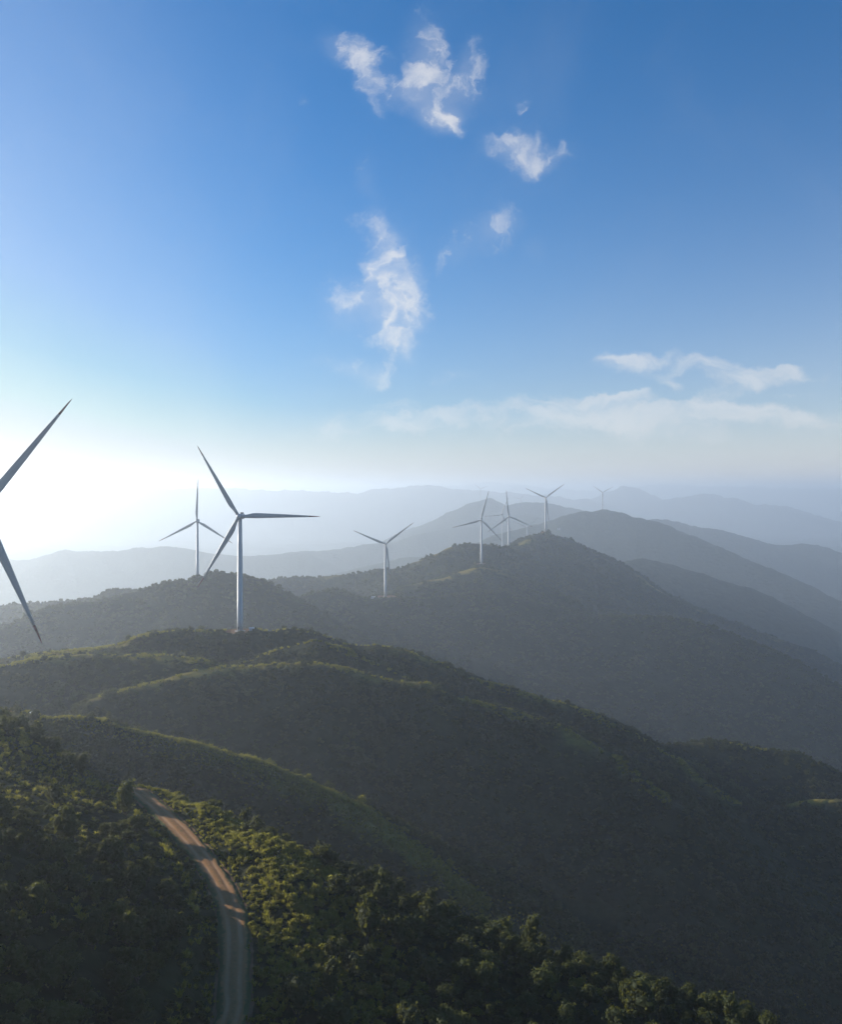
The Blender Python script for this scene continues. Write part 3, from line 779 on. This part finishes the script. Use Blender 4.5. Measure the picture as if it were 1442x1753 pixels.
def instancer(name, meshes, pts, scl, rot, idx, label):
    """one stuff object: geometry-node instances of the meshes on points"""
    pc = bpy.data.collections.new(name + '_kinds')
    for k, me in enumerate(meshes):
        o = bpy.data.objects.new('%s_kind_%02d' % (name, k), me); pc.objects.link(o)
    me = bpy.data.meshes.new(name); me.vertices.add(len(pts)); me.vertices.foreach_set('co', pts.astype(np.float32).ravel())
    for nm, ty, arr in (('scl', 'FLOAT_VECTOR', scl), ('rot', 'FLOAT_VECTOR', rot)):
        a = me.attributes.new(nm, ty, 'POINT'); a.data.foreach_set('vector', arr.astype(np.float32).ravel())
    a = me.attributes.new('idx', 'INT', 'POINT'); a.data.foreach_set('value', idx.astype(np.int32))
    for m_ in {m_ for q in meshes for m_ in q.materials}: me.materials.append(m_)
    o = bpy.data.objects.new(name, me); COL.objects.link(o); o['kind'] = 'stuff'; o['label'] = label
    ng = bpy.data.node_groups.new(name, 'GeometryNodeTree')
    ng.interface.new_socket('Geometry', in_out='INPUT', socket_type='NodeSocketGeometry')
    ng.interface.new_socket('Geometry', in_out='OUTPUT', socket_type='NodeSocketGeometry')
    N = ng.nodes; L = ng.links
    gi = N.new('NodeGroupInput'); go = N.new('NodeGroupOutput')
    ip = N.new('GeometryNodeInstanceOnPoints'); ci = N.new('GeometryNodeCollectionInfo')
    ci.inputs['Collection'].default_value = pc; ci.inputs['Separate Children'].default_value = True; ci.inputs['Reset Children'].default_value = True
    def attr(nm, ty):
        n = N.new('GeometryNodeInputNamedAttribute'); n.data_type = ty; n.inputs[0].default_value = nm; return n.outputs[0]
    mp = N.new('GeometryNodeMeshToPoints')
    L.new(gi.outputs[0], mp.inputs[0]); L.new(mp.outputs[0], ip.inputs['Points']); L.new(ci.outputs[0], ip.inputs['Instance'])
    ip.inputs['Pick Instance'].default_value = True
    L.new(attr('idx', 'INT'), ip.inputs['Instance Index']); L.new(attr('scl', 'FLOAT_VECTOR'), ip.inputs['Scale'])
    er = N.new('FunctionNodeEulerToRotation'); L.new(attr('rot', 'FLOAT_VECTOR'), er.inputs[0]); L.new(er.outputs[0], ip.inputs['Rotation'])
    L.new(ip.outputs[0], go.inputs[0])
    md = o.modifiers.new('scatter', 'NODES'); md.node_group = ng
    return o

def scatter_polar(n, r0, r1, a0, a1):
    r = np.sqrt(rng.uniform(r0*r0, r1*r1, n)); a = np.radians(rng.uniform(a0, a1, n))
    return np.sin(a)*r, np.cos(a)*r
def thin(x, y, size, order):
    """greedy spacing: drop a plant that stands within 0.55*(its size) of a kept one"""
    cell = {}; keep = []
    for i in order:
        s = size[i]; k = (int(x[i]//6), int(y[i]//6)); ok = True
        for dx in (-1, 0, 1):
            for dy in (-1, 0, 1):
                for j in cell.get((k[0]+dx, k[1]+dy), ()):
                    if (x[i]-x[j])**2+(y[i]-y[j])**2 < (.62*(s+size[j]))**2: ok = False; break
                if not ok: break
            if not ok: break
        if ok: cell.setdefault(k, []).append(i); keep.append(i)
    return np.array(keep, int)

# near plants ------------------------------------------------
x, y = scatter_polar(30000, 78, 445, -34, 33)
z, crest, rdist, rside = height(x, y, True)
vis = ((z + 5 - CZ) / np.hypot(x, y) > seen_angle(x, y) - .01)
patch = fbm(x, y, 34, 3, 21.0); patch2 = fbm(x, y, 12, 2, 41.0)
bank = (rside > 0) & (rdist < 26 + patch*8) & (y > 128) & (y < 262)      # bright shrubby verge right of the road
hillz = (rside < 0) & (y < 330)
hilltop = hillz & (y > 208) & (rdist > 14)
edge = (~hillz) & (y < 330) & (patch > .12) & (rdist > 30)
bright = bank | (hilltop & (patch2 + patch > -.05)) | edge | ((y > 330) & (crest < 13))  # places meant as sunlit; shrubs here take the lighter leaf colour
pr = P(0, 0, 1)
treeish = np.where(bank, .05, np.where(hilltop, .16, np.where(hillz, .42, .55))) + patch * .35
near_road = (rdist < 9) | ((rdist < 45) & (rside < 0) & (y > 168) & (y < 243) & (rng.uniform(0, 1, len(x)) < .94))
is_tree = (rng.uniform(0, 1, len(x)) < treeish) & ~near_road
spurz = (y > 330)
is_tree &= ~(spurz & (rng.uniform(0, 1, len(x)) < .6))
size = np.where(is_tree, (1.2 + 2.4*rng.uniform(0, 1, len(x))**1.6) * (1 + .3*patch), rng.uniform(.7, 1.5, len(x)))
size = np.where(near_road, rng.uniform(.4, .95, len(x)), size)
size = np.where(spurz, size*.8, size)
is_tree &= ~(spurz & (crest < 12))
size = np.where(spurz & (crest < 9), size*.5, size)
ok = vis & (rdist > 2.5 + size*.72) & ~(spurz & (crest < 7) & (rng.uniform(0, 1, len(x)) < .6))
ok &= np.hypot(x - PADS[0][0], y - PADS[0][1]) > 12
ok &= ~((y > 350) & (rdist < 7))
ok &= ~((np.hypot(x + 172, y - 388) < 6) | (np.hypot(x + 168, y - 379) < 7))
idx = np.nonzero(ok)[0]
order = idx[np.argsort(-is_tree[idx].astype(float) + rng.uniform(0, .3, len(idx)))]
keep = thin(x, y, size, order)
x, y, z, rdist, rside, size, is_tree, bank, hillz, spurz, bright = [a[keep] for a in (x, y, z, rdist, rside, size, is_tree, bank, hillz, spurz, bright)]
ppx, ppy = frame_px(x, y, z + size)
inframe = (ppx > -5) & (ppx < 1447) & (ppy < 1760)
topvis = ((z + size*1.1 - CZ) / np.hypot(x, y) > seen_angle(x, y))
show = np.where(inframe & topvis, size / np.hypot(x, y), 0)

TSHAPE = ['rounded', 'dense domed', 'spreading', 'oval', 'bushy', 'lobed', 'upright']
SSHAPE = ['mounded', 'spreading', 'upright', 'ragged']
def plant_label(tree, i):
    px, py = ppx[i], ppy[i]
    big = size[i]
    if tree: kind = ('small ' if big < 1.7 else 'large ' if big > 2.6 else '') + TSHAPE[i % 7] + ' dark tree'
    else: kind = ('tiny ' if big < .85 else '') + SSHAPE[i % 4] + (' shrub in sunlit yellow green' if bright[i] else ' shrub in shaded dark green')
    stretch = 'lowest shaded stretch' if y[i] < 150 else 'bend' if y[i] < 178 else 'sunlit stretch' if y[i] < 212 else 'far end'
    if rdist[i] < 8 and y[i] < 250:
        e = 'outer' if rside[i] > 0 else 'inner'
        return '%s at the road\'s %s edge, by its %s' % (kind, e, stretch), 'plants at the %s edge of the road' % e
    if spurz[i]: return kind + (' near the road pad at far left' if px < 130 else ' on the low spur beyond the dirt road'), 'plants on the low spur'
    if hillz[i]:
        side_ = 'at the far left' if px < 70 else 'close to the road' if rdist[i] < 20 else 'mid slope'
        if py < 1330: return '%s on the left hill top, %s' % (kind, side_), 'plants on the left hill top'
        if py < 1450: return '%s below the left hill top, %s' % (kind, side_), 'plants below the left hill top'
        if py < 1580: return '%s halfway up the left hillside, %s' % (kind, side_), 'plants halfway up the left hillside'
        return '%s low on the shaded left hillside, %s' % (kind, side_), 'plants in shade on the left hillside'
    if bank[i]: return '%s on the bank opposite the road\'s %s, %s' % (kind, stretch, 'road side' if rdist[i] < 12 else 'mid bank' if rdist[i] < 19 else 'far rim'), 'plants on the sunlit bank'
    line = 500 + (px - 0) * .0
    skyl = 1310 + (px - 210) * .385
    row = 'on its skyline' if py < skyl + 45 else 'partway down' if py < skyl + 140 else 'at the picture\'s bottom'
    if px < 620: return '%s left on the spur, %s' % (kind, row), 'plants left on the spur'
    if px < 850: return '%s on the spur left of its middle, %s' % (kind, row), 'plants mid left on the spur'
    if px < 1080: return '%s on the spur right of its middle, %s' % (kind, row), 'plants mid right on the spur'
    return '%s at the spur\'s right end, %s' % (kind, row), 'plants at the end of the spur'

def place(tree, sel):
    for i in sel:
        lab, grp = plant_label(tree, i)
        s = float(size[i]); rz = random.uniform(0, 6.28)
        h = random.uniform(.85, 1.25)
        if tree:
            root = bpy.data.objects.new('tree', None); COL.objects.link(root)
            c = link('crown', TREES[i % 7], root); c.scale = (s, s, s*h); c.location = (0, 0, .12*s); c.rotation_euler = (0, 0, rz)
            t_ = link('trunk', TRUNKS[i % 3], root); t_.scale = (s, s, s*h); t_.rotation_euler = (0, 0, rz)
            root['category'] = 'tree'; root['group'] = 'trees: ' + grp
        else:
            root = bpy.data.objects.new('shrub', (SHRUBS if bright[i] else SHADE_SHRUBS)[i % 4]); COL.objects.link(root)
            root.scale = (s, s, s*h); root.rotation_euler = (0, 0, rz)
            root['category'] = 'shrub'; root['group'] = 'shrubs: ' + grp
        root.location = (float(x[i]), float(y[i]), float(z[i]) - .1*s)
        root['label'] = lab
ti = np.nonzero(is_tree & (show > 0))[0]; ti = ti[np.argsort(-show[ti])][:290]
si = np.nonzero(~is_tree & (show > 0))[0]; si = si[np.argsort(-show[si])][:290]
place(True, ti); place(False, si)
rest = np.ones(len(x), bool); rest[ti] = False; rest[si] = False
for flag, br, meshes, nm, lab in ((True, None, TREES, 'woodland', 'smaller trees covering the near slopes'), (False, True, SHRUBS, 'bright_undergrowth', 'yellow green low shrubs on the sunny places'), (False, False, SHADE_SHRUBS, 'dark_undergrowth', 'low shrubs in shaded dark green covering the near slopes')):
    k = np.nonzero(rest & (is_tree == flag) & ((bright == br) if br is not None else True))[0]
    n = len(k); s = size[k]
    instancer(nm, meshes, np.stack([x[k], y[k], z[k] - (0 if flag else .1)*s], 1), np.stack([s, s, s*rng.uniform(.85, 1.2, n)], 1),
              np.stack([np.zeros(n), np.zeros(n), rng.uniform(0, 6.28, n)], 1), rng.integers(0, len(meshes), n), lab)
# grass ------------------------------------------------------
gx, gy = scatter_polar(60000, 78, 440, -34, 33)
gz, gc, gr, gs = height(gx, gy, True)
gp = fbm(gx, gy, 16, 3, 63.0)
dens = np.where((gs > 0) & (gr < 30) & (gy > 120) & (gy < 270), .95, np.where((gy > 330) & (gc < 8), .95, np.where(gr < 8, .8, np.where((gs < 0) & (gy > 208), .4, .04)))) + gp*.4
gk = (rng.uniform(0, 1, len(gx)) < dens) & (gr > 2.15) & ((gz + 1 - CZ)/np.hypot(gx, gy) > seen_angle(gx, gy) - .004)
gx, gy, gz, gr = gx[gk], gy[gk], gz[gk], gr[gk]; n = len(gx); s = rng.uniform(.6, 1.3, n) * np.where(gr < 3.2, .38, np.where(gr < 6, .6, 1))
instancer('grass', TUFTS, np.stack([gx, gy, gz-.05], 1), np.stack([s, s, s], 1), np.stack([rng.uniform(-.15, .15, n), rng.uniform(-.15, .15, n), rng.uniform(0, 6.28, n)], 1), rng.integers(0, 3, n), 'tall grass on the verge and slopes')
# woods on the hills -----------------------------------------
def woods(name, n, r0, r1, s0, s1, label, keepz=.0):
    x, y = scatter_polar(n, r0, r1, -31, 31)
    z, crest, rd, _ = height(x, y, True)
    p = fbm(x, y, 60, 4, 91.0)
    if r0 >= 1000: crest = crest * .45
    d = .70 + p*1.2 - np.clip(1.3 - crest / (10 + p*8), 0, 1) * .7
    s = (s0 + (s1-s0)*1.3*rng.uniform(0, 1, n)**1.8) * (1 + .5*p)
    k = (rng.uniform(0, 1, n) < d) & ((z + 4 - CZ)/np.hypot(x, y) > seen_angle(x, y) - .003)
    for (qx, qy, qz, qr) in PADS: k &= np.hypot(x-qx, y-qy) > qr
    x, y, z, s = x[k], y[k], z[k], s[k]; n = len(x)
    sh = rng.uniform(.7, 1.15, n)
    instancer(name, FARS, np.stack([x, y, z - .25*s], 1), np.stack([s, s, s*sh], 1), np.stack([np.zeros(n), np.zeros(n), rng.uniform(0, 6.28, n)], 1), rng.integers(0, 4, n), label)
    print(name, n)
x, y = scatter_polar(230000, 330, 1000, -31, 31)
z, crest, rd, _ = height(x, y, True)
p = fbm(x, y, 40, 3, 15.0)
k = (crest < 1.5 + 15*np.clip(p + .04, 0, 1) + 4*fbm(x, y, 9, 2, 3.0)) & (rng.uniform(0, 1, len(x)) < .55 + p*.8) & ((z + 2 - CZ)/np.hypot(x, y) > seen_angle(x, y) - .003)
for (qx, qy, qz, qr) in PADS: k &= np.hypot(x-qx, y-qy) > qr*.9
x, y, z = x[k], y[k], z[k]; n = len(x); s = rng.uniform(.9, 1.9, n)
instancer('ridge_grass', TUFTS, np.stack([x, y, z-.1], 1), np.stack([s*1.3, s*1.3, s], 1), np.stack([rng.uniform(-.15, .15, n), rng.uniform(-.15, .15, n), rng.uniform(0, 6.28, n)], 1), rng.integers(0, 3, n), 'tall pale grass along the ridge tops')
print('ridge grass', n)
woods('forest', 56000, 395, 1000, 1.3, 2.9, 'woods and scrub on the hills below the main turbine')
woods('distant_forest', 70000, 1000, 2650, 2.6, 5.0, 'woods on the hills farther back')

# ------------------------------------------------------------------ haze box
V, F = box(-TERR_R-400, TERR_R+400, -TERR_R-400, TERR_R+400, Z_BOTTOM, Z_TOP, [], [])
m = bpy.data.materials.new('haze'); m.use_nodes = True
t = NT(m.node_tree); t.n.clear()
pv = t.node('ShaderNodeVolumePrincipled')
pv.inputs['Color'].default_value = (.83, .915, 1.0, 1); pv.inputs['Density'].default_value = HAZE_DENSITY; pv.inputs['Anisotropy'].default_value = HAZE_G
out = t.node('ShaderNodeOutputMaterial'); t.l.new(pv.outputs[0], out.inputs['Volume'])
hz = link('haze', mesh_from('haze', V, F, m)); hz['kind'] = 'stuff'; hz['label'] = 'bright morning haze filling the valleys'
print('lowest', ZZ.min(), 'highest', ZZ.max(), 'trees', len(ti), 'shrubs', len(si), 'near plants', len(keep), 'grass', len(gx))
